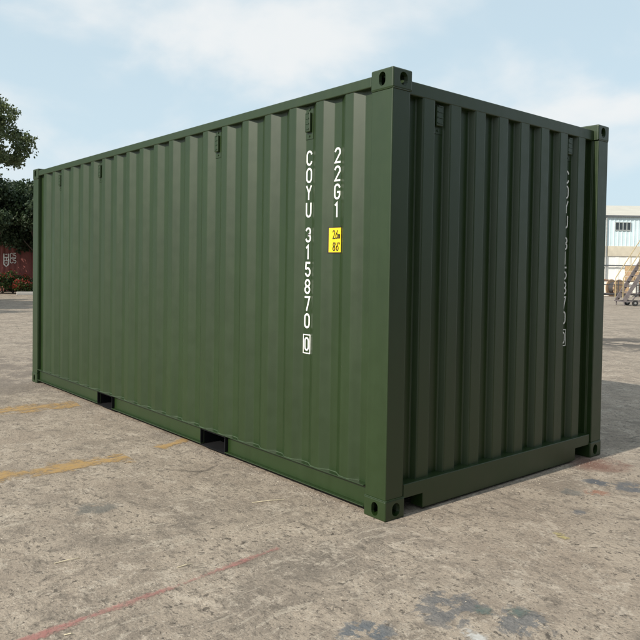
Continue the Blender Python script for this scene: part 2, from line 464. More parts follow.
simple('sealant_highlight', (0.045, 0.070, 0.035), 0.5, 0.35, 12)  # pale sealant bead; the ledge's sun highlight is put into its colour
MB().tube([(u, v - 0.001, ZB + 0.0005) for u, v in SP if -L + 0.17 < u < -0.19], 0.0034, 5).build('sealant_highlight_bead', 'sealant_highlight', C)
POCK = [(-2.05, -1.70), (-4.075, -3.735)]
def bottom_rail(far):
    f = lambda y: WD - y if far else y
    x0, x1 = -L + 0.185, -0.185
    m = MB()
    # top flange is one length, the channel below is interrupted by the pockets
    edges = [x0] + [e for p_ in sorted(POCK) for e in p_] + [x1]
    m.box((x0, f(0.001), 0.166), (x1, f(0.10), 0.1715))
    for a, b in zip(edges[::2], edges[1::2]):
        m.box((a, f(0.034), 0.046), (b, f(0.040), 0.1662)); m.box((a, f(0.004), 0.040), (b, f(0.040), 0.0462))
    o = m.build('bottom_rail', GREEN, C, 0.0015, 1)
    o2 = MB().box((x0-0.02, f(0.052), 0.04), (x0-0.012, f(0.10), 0.16)).build('rail_end_plate', GREEN, o)
    for a, b in POCK:
        q = MB()
        q.box((a-0.007, f(0.006), 0.040), (a-0.001, f(0.9), 0.160)); q.box((b+0.001, f(0.006), 0.040), (b+0.007, f(0.9), 0.160))
        q.box((a, f(0.012), 0.154), (b, f(0.9), 0.160))
        q.box((a-.001, f(0.012), 0.030), (b+.001, f(0.9), 0.036)); q.box((a, f(0.87), 0.036), (b, f(0.895), 0.154))
        q.build('forklift_pocket', 'bitumen', o)
bottom_rail(False); bottom_rail(True)

# blind end wall
EX, ED = -0.042, 0.046
def end_profile():
    pts = [(0.140, EX - ED)]
    for j in range(8):
        y = 0.308 + 0.25*j
        pts += [(y - 0.020, EX - ED), (y, EX), (y + 0.106, EX), (y + 0.126, EX - ED)]
    pts.append((WD - 0.140, EX - ED)); return pts
EP = fillet(end_profile(), 0.008, 3)
MB().strip(EP, lambda u, v, s, lay: (v - 0.002*lay, u, 0.18 + (2.476 - 0.18)*s)).build('end_wall', GREEN, C)
MB().box((EX - 0.062, CY, 2.468), (-0.040, WD - CY, 2.548)).build('end_header', GREEN, C, 0.006, 3)
def sill():
    y0, y1 = CY + 0.001, WD - CY - 0.001; n0, n1 = 0.334, WD - 0.366
    poly = [(y0, 0.103), (n0, 0.103), (n0, 0.014), (n1, 0.014), (n1, 0.103), (y1, 0.103), (y1, 0.185), (y0, 0.185)]
    return MB().prism(poly, lambda u, v, s: (-0.012 - 0.10*s, u, v)).build('end_sill', GREEN, C, 0.004, 2)
sill()
MB().box((-0.19, CY, 0.02), (-0.17, WD-CY, 0.10)).build('cross_member', 'bitumen', C)
for k in range(13):
    x = -0.55 - k*0.413
    MB().box((x, 0.06, 0.05), (x+0.045, WD-0.06, 0.155)).build('cross_member', 'bitumen', C)
MB().box((-L+0.15, 0.10, 0.1605), (-0.13, WD-0.10, 0.1705)).build('floor', 'floor_wood', C)
# roof: die-stamped cross corrugations
rp = [(-0.10, 2.555)]
for k in range(27):
    x = -0.24 - k*0.209
    rp += [(x, 2.555), (x-0.03, 2.572), (x-0.12, 2.572), (x-0.15, 2.555)]
rp.append((-L+0.10, 2.555))
MB().strip(rp, lambda u, v, s, lay: (u, 0.05 + (WD-0.10)*s, v - 0.002*lay)).build('roof', GREEN, C)
# door end (out of sight)
MB().box((-L+0.02, CY, 2.47), (-L+0.09, WD-CY, 2.56)).build('door_header', GREEN, C, 0.004)
MB().box((-L+0.01, CY, 0.02), (-L+0.09, WD-CY, 0.17)).build('door_sill', GREEN, C, 0.004)
for a, b in ((CY+0.004, WD/2-0.004), (WD/2+0.004, WD-CY-0.004)):
    d = MB().box((-L+0.03, a, 0.175), (-L+0.075, b, 2.465)).build('door', GREEN, C, 0.004)
    for yy in (a+0.28, b-0.28):
        MB().tube([(-L+0.012, yy, 0.1), (-L+0.012, yy, 2.54)], 0.016, 10).build('locking_rod', 'galvanised', d)

# ventilators: louvred box on a flanged back plate, with rivets
def ventilator(fr, w, hz):
    """fr(u, d, v): u across, d out of the sheet, v height"""
    def bx(m, u0, u1, d0, d1, v0, v1):
        c = [fr(u, d, v) for u in (u0, u1) for d in (d0, d1) for v in (v0, v1)]
        m.add(c, [(0,1,3,2),(4,6,7,5),(0,4,5,1),(2,3,7,6),(0,2,6,4),(1,5,7,3)]); return m
    o = bx(MB(), -w/2-0.012, w/2+0.012, 0.0, 0.004, -hz/2-0.045, hz/2+0.045).build('ventilator', GREEN, C, 0.001, 1)
    bx(MB(), -w/2, w/2, 0.004, 0.024, -hz/2, hz/2).build('cover', GREEN, o, 0.005, 2)
    for s_ in (-1, 1):
        c0 = Vector(fr(0, 0.003, s_*(hz/2+0.024))); c1 = Vector(fr(0, 0.009, s_*(hz/2+0.024)))
        MB().tube([c0, c1], 0.007, 8).build('rivet', GREEN, o)
    for k in range(4): bx(MB(), -w/2+0.01, w/2-0.01, 0.018, 0.0275, -hz/2+0.015+k*0.034, -hz/2+0.022+k*0.034).build('louvre', GREEN, o)
for k in (2, 6, 14, 18):
    xc = -0.333 - 0.278*k + 0.103; zc = 2.392
    ventilator(lambda u, d, v, xc=xc, zc=zc: (xc + u, OUT + DEP - d, zc + v), 0.050, 0.125)
for j in (1, 7):
    yc = 0.308 + 0.25*j - 0.020 - 0.051; zc = 2.392
    ventilator(lambda u, d, v, yc=yc, zc=zc: (EX - ED + d, yc + u, zc + v), 0.066, 0.125)

# lettering: narrow painted characters as thin ribbons
def arc(cx, cy, rx, ry, a0, a1, n=10):
    return [(cx + rx*math.cos(R(a0 + (a1-a0)*k/n)), cy + ry*math.sin(R(a0 + (a1-a0)*k/n))) for k in range(n+1)]
# unit cell: width 0.56, height 1.0
wq = 0.27; cxg = 0.28
GL = {
 'C': [arc(cxg, .73, wq, .27, 15, 180) + arc(cxg, .27, wq, .27, 180, 345)],
 'O': [[(cxg+wq, .5)] + arc(cxg, .73, wq, .27, 0, 180) + arc(cxg, .27, wq, .27, 180, 360) + [(cxg+wq, .5)]],
 'Y': [[(.01, 1), (.28, .48), (.55, 1)], [(.28, .48), (.28, 0)]],
 'U': [[(.01, 1)] + arc(cxg, .27, wq, .27, 180, 360) + [(.55, 1)]],
 'G': [arc(cxg, .73, wq, .27, 15, 180) + arc(cxg, .27, wq, .27, 180, 360) + [(.55, .46), (.32, .46)]],
 '1': [[(.10, .84), (.29, 1), (.29, 0)]],
 '2': [arc(cxg, .73, wq, .27, 165, -20) + [(.02, 0), (.55, 0)]],
 '3': [arc(cxg, .755, wq*.95, .245, 160, -90) + arc(cxg, .255, wq, .255, 90, -160)],
 '5': [[(.52, 1), (.07, 1), (.04, .56)] + arc(cxg, .30, wq, .30, 125, -155)],
 '6': [[(.48, 1)] + arc(cxg, .31, wq, .30, 165, 180) + arc(cxg, .30, wq, .30, 180, 540)],
 '7': [[(.01, 1), (.55, 1), (.22, 0)]],
 '8': [arc(cxg, .755, wq*.92, .245, -90, 270, 18), arc(cxg, .255, wq, .255, 90, 450, 18)],
 '0': [[(cxg+wq, .5)] + arc(cxg, .73, wq, .27, 0, 180) + arc(cxg, .27, wq, .27, 180, 360) + [(cxg+wq, .5)]],
 'm': [[(.03, 0), (.03, .6)], [(.03, .5)] + arc(.16, .45, .12, .15, 120, 0, 5) + [(.28, 0)], [(.28, .45)] + arc(.41, .45, .12, .15, 150, 0, 5) + [(.53, 0)]],
 '.': [[(.10, .0), (.10, .07)]],
 "'": [[(.10, 1), (.10, .78)]],
 '"': [[(.05, 1), (.05, .78)], [(.2, 1), (.2, .78)]],
}
def glyph(m, ch, ox, oz, w, h, st, fr):
    """ribbon strokes; fr(u, v) -> 3-D point, w/h scale of the cell, st stroke width"""
    for li, ln in enumerate(GL[ch]):
        P = [Vector((ox + x*w/0.56, oz + y*h)) for x, y in ln]
        vs = []; n = len(P); ex = 0.0 if (P[0]-P[-1]).length < 1e-6 else 0.3
        for i, q in enumerate(P):
            if i == 0: t_ = (P[1]-P[0]).normalized(); nn = Vector((-t_.y, t_.x)); k = 1; q = q - t_*st*ex
            elif i == n-1: t_ = (P[-1]-P[-2]).normalized(); nn = Vector((-t_.y, t_.x)); k = 1; q = q + t_*st*ex
            else:
                a = (P[i]-P[i-1]).normalized(); b = (P[i+1]-P[i]).normalized()
                tt = (a+b)
                if tt.length < 1e-6: tt = a
                tt.normalize(); nn = Vector((-tt.y, tt.x)); k = min(1.8, 1/max(0.4, nn.dot(Vector((-a.y, a.x)))))
            vs.append(fr(*(q + nn*st/2*k), li)); vs.append(fr(*(q - nn*st/2*k), li))
        m.add(vs, [(2*i, 2*i+2, 2*i+3, 2*i+1) for i in range(n-1)])
def flat(m, name, mat, parent, off):
    o = m.build(name, mat, parent); md = o.modifiers.new('s', 'SOLIDIFY'); md.thickness = 0.0006; md.offset = 0
    return o
def column(m, text, uc, ztop, w, h, pitch, st, fr):
    for i, ch in enumerate(text): glyph(m, ch, uc - w/2, ztop - h - i*pitch, w, h, st, fr)
def id_code(uc, fr, where):
    w, h, pt, st = 0.047, 0.086, 0.1125, 0.0125
    for nm, txt, zt, k in (('owner_code', 'COYU', 2.206, 1), ('serial_number', '315870', 1.706, 1), ('check_digit', '0', 0.988, .8)):
        m = MB(); column(m, txt, uc, zt, w*(.78 if k < 1 else 1), h*(.92 if k < 1 else 1), pt, st*(.9 if k < 1 else 1), fr)
        flat(m, nm, 'white_print', C, 0)['label'] = 'white vertical characters ' + txt + where
def check_box(uc, fr):
    m = MB()
    a, b, c, d, e = uc-0.037, uc+0.037, 0.885, 1.012, 0.006
    for q in ((a, c, a+e, d), (b-e, c, b, d), (a+e, c, b-e, c+e), (a+e, d-e, b-e, d)):
        m.add([fr(q[0], q[1], 0), fr(q[2], q[1], 0), fr(q[2], q[3], 0), fr(q[0], q[3], 0)], [(0,1,2,3)])
    return m
yf = OUT + DEP - 0.0012
xk = lambda k: -0.333 - 0.278*k + 0.103
id_code(xk(2), lambda u, v, l=0: (u, yf - .0008*l, v), ' on the long side')
flat(check_box(xk(2), lambda u, v, l=0: (u, yf, v)), 'check_digit_frame', 'white_print', C, 0)
m = MB(); column(m, '22G1', xk(1), 2.194, 0.047, 0.086, 0.1125, 0.0125, lambda u, v, l=0: (u, yf - .0008*l, v))
flat(m, 'size_code', 'white_print', C, 0)['label'] = 'white vertical size code 22G1'
xe = EX - ED + 0.0012; ye = 0.308 + 0.25*7 - 0.020 - 0.053
id_code(ye, lambda u, v, l=0: (xe + .0008*l, u, v), ' on the shaded end')
flat(check_box(ye, lambda u, v, l=0: (xe, u, v)), 'check_digit_frame', 'white_print', C, 0)
# height sticker, folded over the corrugation
def sticker():
    x0 = -0.333 - 0.278; zb, zt = 1.540, 1.708
    def prof(lo, hi, off):
        # lo/hi: how far it climbs the slopes either side of the inner flat
        sl = DEP/0.068
        return [(x0 + 0.068 - lo, OUT + DEP - lo*sl - off), (x0 + 0.068, OUT + DEP - off), (x0 + 0.138, OUT + DEP - off), (x0 + 0.138 + hi, OUT + DEP - hi*sl - off)]
    o = MB().strip(prof(0.030, 0.030, 0.0022), lambda u, v, s, lay: (u, v + 0.0008*lay, zb + (zt-zb)*s)).build('height_sticker', 'black_print', C)
    o['label'] = 'yellow height sticker with black border'
    MB().strip(prof(0.022, 0.024, 0.0032), lambda u, v, s, lay: (u, v + 0.0006*lay, zb + 0.008 + (zt-zb-0.016)*s)).build('yellow_face', 'yellow_print', o)
    m = MB(); f = lambda u, v, l=0: (u, OUT + DEP - 0.0045 - .0008*l, v)
    glyph(m, '2', x0+0.072, 1.634, 0.019, 0.050, 0.0062, f); glyph(m, '.', x0+0.092, 1.634, 0.02, 0.050, 0.006, f)
    glyph(m, '6', x0+0.100, 1.634, 0.019, 0.050, 0.0062, f); glyph(m, 'm', x0+0.122, 1.634, 0.018, 0.042, 0.0045, f)
    glyph(m, '8', x0+0.075, 1.558, 0.019, 0.050, 0.0062, f); glyph(m, "'", x0+0.098, 1.558, 0.02, 0.050, 0.0055, f)
    glyph(m, '6', x0+0.106, 1.558, 0.019, 0.050, 0.0062, f); glyph(m, '"', x0+0.128, 1.558, 0.02, 0.050, 0.0045, f)
    flat(m, 'height_marking', 'black_print', o, 0)
sticker()

# ------------------------------------------------------------------ foliage
def leaf_mat(name, a, b_):
    m, t, b = newmat(name)
    oi = t.noise(pos(t), 1.1, 3, 0.6); fi = t.noise(pos(t), 9, 2, 0.5)
    c = t.mix(t.step(t.math('ADD', t.math('MULTIPLY', oi, 0.5), t.math('MULTIPLY', fi, 0.5)), 0.36, 0.64), a, b_)
    t.put(b.inputs['Base Color'], c); b.inputs['Roughness'].default_value = 0.5; b.inputs['Specular IOR Level'].default_value = 0.35
    tr = t.new('ShaderNodeBsdfTranslucent'); t.put(tr.inputs[0], c)
    mx = t.new('ShaderNodeMixShader'); mx.inputs[0].default_value = 0.28
    t.l.new(b.outputs[0], mx.inputs[1]); t.l.new(tr.outputs[0], mx.inputs[2])
    out = [n for n in m.node_tree.nodes if n.type == 'OUTPUT_MATERIAL'][0]; t.l.new(mx.outputs[0], out.inputs[0])
leaf_mat('leaf_mid', (0.065, 0.090, 0.038), (0.13, 0.16, 0.07))
leaf_mat('leaf_dark', (0.022, 0.042, 0.020), (0.056, 0.084, 0.038))
leaf_mat('leaf_shrub', (0.035, 0.065, 0.018), (0.075, 0.11, 0.03))
leaf_mat('flower_red', (0.16, 0.02, 0.02), (0.30, 0.05, 0.03))
leaf_mat('leaf_grass', (0.05, 0.075, 0.025), (0.11, 0.12, 0.05))
simple('bark', (0.085, 0.068, 0.052), 0.9, 0.25, 7, bump=0.6, bscale=18)

def leaves(name, mat, parent, centres, radii, n, size, flat_z=0.8):
    """n leaf blades (two-triangle folded quads) in clumps"""
    centres = np.array(centres, float); radii = np.array(radii, float)
    w = radii**2; w /= w.sum()
    idx = rng.choice(len(centres), n, p=w)
    d = rng.normal(size=(n, 3)); d /= np.linalg.norm(d, axis=1)[:, None]
    rad = radii[idx] * (rng.random(n)**0.45)
    rad *= 1 + 0.25*np.sin(d[:, 0]*5 + idx) * np.cos(d[:, 2]*4 + idx*2)
    P = centres[idx] + d*rad[:, None]*np.array([1, 1, flat_z])
    ax = rng.normal(size=(n, 3)); ax[:, 2] -= 0.35; ax /= np.linalg.norm(ax, axis=1)[:, None]
    nr = np.cross(ax, rng.normal(size=(n, 3))); nr /= np.linalg.norm(nr, axis=1)[:, None]
    s = size*rng.uniform(0.6, 1.35, n)[:, None]
    ln, wd = s, s*0.42
    v = np.stack([P, P + ax*ln*0.5 + nr*wd, P + ax*ln, P + ax*ln*0.5 - nr*wd], 1).reshape(-1, 3)
    me = bpy.data.meshes.new(name)
    me.vertices.add(4*n); me.vertices.foreach_set('co', v.ravel())
    me.loops.add(4*n); me.loops.foreach_set('vertex_index', np.arange(4*n, dtype=np.int32))
    me.polygons.add(n); me.polygons.foreach_set('loop_start', np.arange(0, 4*n, 4, dtype=np.int32)); me.polygons.foreach_set('loop_total', np.full(n, 4, dtype=np.int32))
    me.update(); me.validate()
    return link(name, me, mat, parent)
def tree(base, height, crown, nclump, n, size, mat, label, trunk_r=0.22, clump=0.8, zlow=0.4, seed=0, group=None, name='tree'):
    """crown: (rx, ry, rz, cz) ellipsoid of clumps, trunk with limbs reaching into the clumps"""
    rnd = random.Random(seed)
    t = empty(name, base); tag(t, label, 'tree', group)
    rx, ry, rz, cz = crown; cs = []; rr = []
    while len(cs) < nclump:
        d = Vector((rnd.gauss(0,1), rnd.gauss(0,1), rnd.gauss(0,1))).normalized(); q = rnd.random()**0.33
        p_ = Vector((d.x*rx*q, d.y*ry*q, cz + d.z*rz*q))
        if p_.z < zlow: continue
        cs.append(p_); rr.append(clump*rnd.uniform(0.6, 1.25))
    m = MB(); top = cz + rz*0.3
    tp = [Vector((0,0,-0.05))]
    for k in range(1, 6): tp.append(Vector((rnd.uniform(-.12,.12)*k*.5, rnd.uniform(-.12,.12)*k*.5, top*k/5)))
    m.tube(tp, [trunk_r*1.25, trunk_r, trunk_r*.85, trunk_r*.65, trunk_r*.45, trunk_r*.2], 10)
    tr = m.build('trunk', 'bark', t, smooth=True)
    for i, c in enumerate(cs[:26]):
        k = rnd.uniform(1.5, 4.2); a = tp[int(k)].lerp(tp[int(k)+1], k % 1)
        mid = a.lerp(c, 0.55) + Vector((0, 0, -0.12*(c-a).length))
        MB().tube([a, mid, c], [trunk_r*.32, trunk_r*.18, trunk_r*.05], 6).build('limb', 'bark', tr, smooth=True)
    leaves('crown', mat, t, [tuple(c) for c in cs], rr, n, size)
    return t
G2 = 'yard trees at the left'
pA = at_dist(-63, 280, 30.0)
tree((pA.x, pA.y, 0), 9, (3.3, 3.3, 1.85, 6.45), 150, 44000, 0.10, 'leaf_mid', 'taller leafy tree whose branches reach in at the left edge of the sky', 0.2, 0.42, 4.2, 3, G2)
tree((-25.5, -6.0, 0), 8, (3.4, 3.6, 2.4, 5.6), 42, 16000, 0.22, 'leaf_mid', 'tree outside the left edge that shades the far yard', 0.2, 0.85, 3.0, 5, G2)
tree((-21.5, -7.0, 0), 8, (3.0, 3.4, 2.2, 5.2), 36, 12000, 0.22, 'leaf_mid', 'second tree outside the left edge shading the far yard', 0.2, 0.85, 3.0, 9, G2)
for i, (px, d_, cz, rz, r_, lab) in enumerate([(-30, 37.5, 3.9, 1.75, 2.6, 'dark dense tree at the left edge in front of the maroon container'), (41, 38.0, 3.7, 1.5, 2.5, 'dark dense tree just left of the green container far corner'), (-8, 43, 4.4, 1.7, 2.4, 'dark dense tree behind the maroon container'), (80, 42, 3.8, 1.8, 2.4, 'dark tree hidden behind the green container'), (140, 44, 4.0, 1.9, 2.6, 'second dark tree hidden behind the green container')]):
    b_ = at_dist(px, 280, d_); tree((b_.x, b_.y, 0), 6, (r_, r_, rz, cz), 50, 34000, 0.13, 'leaf_dark', lab, 0.15, 0.62, 2.3, 20+i, G2)

# ------------------------------------------------------------------ things at the far left
SKY_BLOCKERS = []
def box_container(name, corner, yaw, ln, mat, label, hgt=2.59, wd=2.44, cols=None):
    """plain corrugated container: origin at one bottom corner, length along local x, seen face is local -y"""
    t = empty(name, corner, yaw); tag(t, label, 'container')
    pts = [(0.12, 0.04)]; x = 0.17
    while x + 0.278 < ln - 0.12:
        pts += [(x, 0.04), (x+0.068, 0.004), (x+0.14, 0.004), (x+0.208, 0.04)]; x += 0.278
    pts.append((ln-0.12, 0.04))
    MB().strip(pts, lambda u, v, s, l_: (u, v+0.002*l_, 0.15+(hgt-0.25)*s)).build('side_wall', mat, t)
    MB().box((0.1, wd-0.05, 0.12), (ln-0.1, wd-0.01, hgt-0.1)).build('side_wall', mat, t)
    ep = [(0.12, 0.05)]; y = 0.16
    while y + 0.25 < wd - 0.12:
        ep += [(y, 0.05), (y+0.02, 0.01), (y+0.12, 0.01), (y+0.14, 0.05)]; y += 0.25
    ep.append((wd-0.12, 0.05))
    for sx in (0, 1): MB().strip(ep, lambda u, v, s, l_: ((ln - v - .002*l_) if sx else v+.002*l_, u, 0.15+(hgt-0.25)*s)).build('end_wall', mat, t)
    MB().box((0.05, 0.05, hgt-0.05), (ln-0.05, wd-0.05, hgt-0.03)).build('roof', mat, t)
    for sx in (0, ln-0.15):
        for sy in (0, wd-0.15): MB().box((sx, sy, 0.0), (sx+0.15, sy+0.15, hgt)).build('corner_post', mat, t, 0.01)
    for sy in (0, wd-0.06):
        MB().box((0.15, sy, hgt-0.1), (ln-0.15, sy+0.06, hgt-0.03)).build('top_rail', mat, t); MB().box((0.15, sy, 0.03), (ln-0.15, sy+0.06, 0.16)).build('bottom_rail', mat, t)
    for sx in (0.02, ln-0.08):
        MB().box((sx, 0.15, hgt-0.1), (sx+0.06, wd-0.15, hgt-0.03)).build('end_header', mat, t); MB().box((sx, 0.15, 0.03), (sx+0.06, wd-0.15, 0.16)).build('end_sill', mat, t)
    return t
simple('blue_paint', (0.02, 0.045, 0.09), 0.55, 0.15, 2)
simple('slate_paint', (0.035, 0.045, 0.055), 0.6, 0.15, 2)
# unseen containers added right of and behind the camera to darken the end wall
for (yy, zz_, mt, lab) in ((-3.2, 0, 'blue_paint', 'lower blue container added behind the camera to block sky light'), (2.95, 0, 'slate_paint', 'lower slate grey container added behind the camera to block sky light'),
                           (-3.2, 2.6, 'slate_paint', 'upper slate grey container added behind the camera to block sky light'), (2.95, 2.6, 'blue_paint', 'upper blue container added behind the camera to block sky light')):
    SKY_BLOCKERS.append((yy, zz_, mt, lab))
simple('maroon_paint', (0.21, 0.055, 0.045), 0.6, 0.15, 2)
simple('salmon_paint', (0.55, 0.23, 0.14), 0.6, 0.12, 2)
for yy, zz_, mt, lab in SKY_BLOCKERS: box_container('shipping_container', (7.2, yy + 6.058, zz_), -math.pi/2, 6.058, mt, lab)['group'] = 'unseen stacked containers added to block sky light'
cR = at_dist(28.5, 280, 39.0); cR.z = 0
yawR = math.atan2(rgt.y, rgt.x)
dirR = Vector((math.cos(yawR), math.sin(yawR), 0))
LR = 6.058
c0 = cR - dirR*LR
RC = box_container('shipping_container', (c0.x, c0.y, 0), yawR, LR, 'maroon_paint', 'maroon shipping container with a white shield mark under the trees')
# white shield and short lettering on its side, as far as they can be read
m = MB()
px2m = 39.0*0.915/FPX
def lx(px): return LR - (28.5 - px)*px2m
def lz(py): return 1.4476 - (py - 263.6)*px2m
fR = lambda px, py: (lx(px), -0.004, lz(py))
def quad(m, x0, y0, x1, y1): m.add([fR(x0, y0), fR(x1, y0), fR(x1, y1), fR(x0, y1)], [(0,1,2,3)])
m.add([fR(3, 254), fR(4.2, 254), fR(4.2, 264), fR(6, 266.6), fR(6, 267.6), fR(3, 265)], [(0,1,2,3,4,5)])
m.add([fR(9, 254), fR(7.8, 254), fR(7.8, 264), fR(6, 266.6), fR(6, 267.6), fR(9, 265)], [(5,4,3,2,1,0)])
for a in ((4.2,257.3,7.8,258.3), (4.2,260.8,7.8,261.6), (5.0,254.2,7.0,255.2), (5.5,258.3,6.5,260.8), (5.0,263.0,7.0,263.8)): quad(m, *a)
m.build('shield_mark', 'white_print', RC)
m = MB()
for (gx, gy, ch) in ((10, 258.3, 'C'), (13.3, 258.3, '5'), (10, 263.4, 'C'), (13.3, 263.4, '5')):
    glyph(m, ch, lx(gx), lz(gy), 0.13, 0.24, 0.035, lambda u, v, l=0: (u, -0.004 - .001*l, v))
m.build('side_lettering', 'white_print', RC)
cS = at_dist(28.8, 280, 42.5)
box_container('shipping_container', (cS.x, cS.y, 0), yawR, 6.058, 'salmon_paint', 'salmon pink container seen as a narrow strip beside the green one')

def shrub(px, dist, h, r_, n, mat, label, flowers=0, size=0.09):
    b_ = at_dist(px, 285, dist); t = empty('shrub', (b_.x, b_.y, 0)); tag(t, label, 'shrub', 'shrubs under the trees')
    cs = [(random.uniform(-r_, r_)*.7, random.uniform(-r_, r_)*.7, random.uniform(.25, .9)*h) for _ in range(14)]
    for c in cs[:5]: MB().tube([(0,0,-.02), (c[0]*.5, c[1]*.5, c[2]*.5), c], [.02, .014, .006], 5).build('stem', 'bark', t)
    leaves('foliage', mat, t, cs, [r_*.42]*14, n, size)
    if flowers: leaves('blossom', 'flower_red', t, [(c[0]*1.05, c[1]*1.05, c[2]+.06) for c in cs], [r_*.42]*14, flowers, size*.9)
shrub(3, 36.5, 1.0, 0.62, 3000, 'leaf_shrub', 'leafy shrub with orange-red blossom at the left edge', 500)
shrub(13, 36.7, 0.85, 0.55, 2600, 'leaf_shrub', 'low green shrub with a few red flowers below the shield mark', 350)
shrub(22, 36.0, 0.85, 0.42, 1600, 'leaf_shrub', 'dull red flowering shrub beside the white kerb', 1100)
shrub(31, 38.2, 0.75, 0.55, 2800, 'leaf_dark', 'dark green shrub below the salmon container')
shrub(-14, 36.5, 1.0, 0.7, 2600, 'leaf_shrub', 'green shrub outside the left edge')
simple('kerb_concrete', (0.45, 0.43, 0.40), 0.85, 0.1, 5)
ka = at_dist(16.5, 287, 35.0); kb = at_dist(36, 287, 35.0)
tag(MB().beam((ka.x, ka.y, 0.07), (kb.x, kb.y, 0.07), 0.2, 0.15).build('kerb', 'kerb_concrete', None, 0.02), kind='structure')

# ------------------------------------------------------------------ warehouse and clutter at the far right
simple('pale_blue_cladding', (0.60, 0.72, 0.76), 0.6, 0.06, 0.8)
simple('white_cladding', (0.82, 0.81, 0.77), 0.6, 0.05, 0.7)
simple('cream_band', (0.55, 0.50, 0.40), 0.7, 0.12, 1.2)
simple('roof_sheet', (0.52, 0.49, 0.42), 0.6, 0.06, 0.8)
simple('dark_gutter', (0.10, 0.11, 0.12), 0.6)
simple('dark_glass', (0.03, 0.04, 0.045), 0.15)
simple('window_frame', (0.35, 0.38, 0.38), 0.5)
bo = at_dist(603, 290, 62.0)
BW = empty('warehouse', (bo.x, bo.y, 0), yawR); tag(BW, 'long pale blue and white metal warehouse behind the yard on the right', 'building')
X0, X1 = -14.0, 34.0
def bz(py): return 1.4476 - (py - 272.6)*62.0*0.927/FPX
def bx_(px): return (px - 603)*62.0*0.927/FPX
z_eave, z_band1, z_band0, z_low = bz(216), bz(246), bz(256), bz(272)
def ribbed(x0, x1, z0, z1, yb, pitch=0.33, dp=0.03):
    pts = []; x = x0
    while x < x1:
        pts += [(x, yb), (x+pitch*.6, yb), (x+pitch*.68, yb-dp), (x+pitch*.92, yb-dp)]; x += pitch
    pts.append((x, yb))
    return MB().strip(pts, lambda u, v, s, l_: (u, v+.003*l_, z0+(z1-z0)*s))
w0, w1, wz0, wz1 = bx_(613), bx_(629), bz(230.5), bz(222)
ribbed(X0, X1, z_band1, z_eave, 0.0).build('upper_wall', 'pale_blue_cladding', BW)
MB().box((X0, -0.05, z_band0), (X1, 0.08, z_band1)).build('wall_band', 'cream_band', BW)
ribbed(X0, X1, 0.0, z_band0, 0.04, 0.9, 0.02).build('lower_wall', 'white_cladding', BW)
MB().tube([(X0, -0.16, bz(265.4)), (X1, -0.16, bz(265.4))], 0.055, 8).build('pipe', 'dark_gutter', BW)
for xx in np.arange(X0+1, X1, 4): MB().box((xx, -0.16, bz(265.4)-0.03), (xx+.06, 0.04, bz(265.4)+0.03)).build('pipe_bracket', 'dark_gutter', BW)
MB().box((X0-.2, -0.25, z_eave-0.08), (X1+.2, 0.0, z_eave+0.05)).build('gutter', 'dark_gutter', BW)
rf = MB(); rf.add([(X0-.2,-.22,z_eave+.052),(X1+.2,-.22,z_eave+.052),(X1+.2,11,z_eave+1.9),(X0-.2,11,z_eave+1.9),(X1+.2,22.2,z_eave+.05),(X0-.2,22.2,z_eave+.05)], [(0,1,2,3),(3,2,4,5)])
ro = rf.build('roof', 'roof_sheet', BW); md = ro.modifiers.new('s', 'SOLIDIFY'); md.thickness = 0.06
for xx in (X0, X1): MB().prism([(0.05, 0), (22, 0), (22, z_eave), (11, z_eave+1.8), (0.05, z_eave)], lambda u, v, s, xx=xx: (xx - .05 + .1*s, u, v)).build('gable_wall', 'white_cladding', BW)
MB().box((X0, 21.9, 0), (X1, 22, z_eave)).build('rear_wall', 'white_cladding', BW)
for k in range(-2, 5):
    a = w0 + k*6.0; b_ = a + (w1 - w0)
    if a < X0 + 1: continue
    wn = MB(); wn.box((a, -0.09, wz0), (b_, -0.035, wz0+.06)); wn.box((a, -0.09, wz1-.06), (b_, -0.035, wz1))
    for q in range(5): xq = a + (b_-a-.06)*q/4; wn.box((xq, -0.088, wz0+.061), (xq+.06, -0.036, wz1-.061))
    wo_ = wn.build('window', 'window_frame', BW)
    for q in range(4):
        xq = a + (b_-a-.06)*q/4
        MB().box((xq+.061, -0.06, wz0+.061), (xq+(b_-a-.06)/4-.001, -0.045, wz1-.061)).build('pane', 'dark_glass', wo_)
# corner downpipe that shows beside the green container
MB().tube([(bx_(604.5), -0.12, 0.1), (bx_(604.5), -0.12, z_eave-.1)], 0.06, 8).build('downpipe', 'galvanised', BW)

simple('pine_wood', (0.42, 0.29, 0.16), 0.8, 0.2, 5)
simple('carton_brown', (0.42, 0.28, 0.17), 0.8, 0.12, 4)
simple('rust_brown', (0.26, 0.14, 0.08), 0.75, 0.25, 5)
simple('dark_steel', (0.06, 0.055, 0.055), 0.55, 0.2, 6)
simple('offwhite_plastic', (0.66, 0.64, 0.58), 0.5, 0.08, 5)
simple('yellow_paint', (0.62, 0.40, 0.03), 0.5, 0.1, 5)
simple('rail_tan', (0.38, 0.30, 0.16), 0.5, 0.15, 6)
simple('stair_steel', (0.15, 0.13, 0.13), 0.5, 0.2, 6)
def place(px, dist): q = at_dist(px, 285, dist); return (q.x, q.y, 0)
def pallet(t, z):
    for y in (0, .5, 1.0): MB().box((0, y-.05 if y else 0, z), (1.2, y+.05, z+.1)).build('bearer', 'pine_wood', t)
    for k in range(7): MB().box((.0+k*.18, 0, z+.1005), (.12+k*.18, 1.05, z+.122)).build('deck_board', 'pine_wood', t)
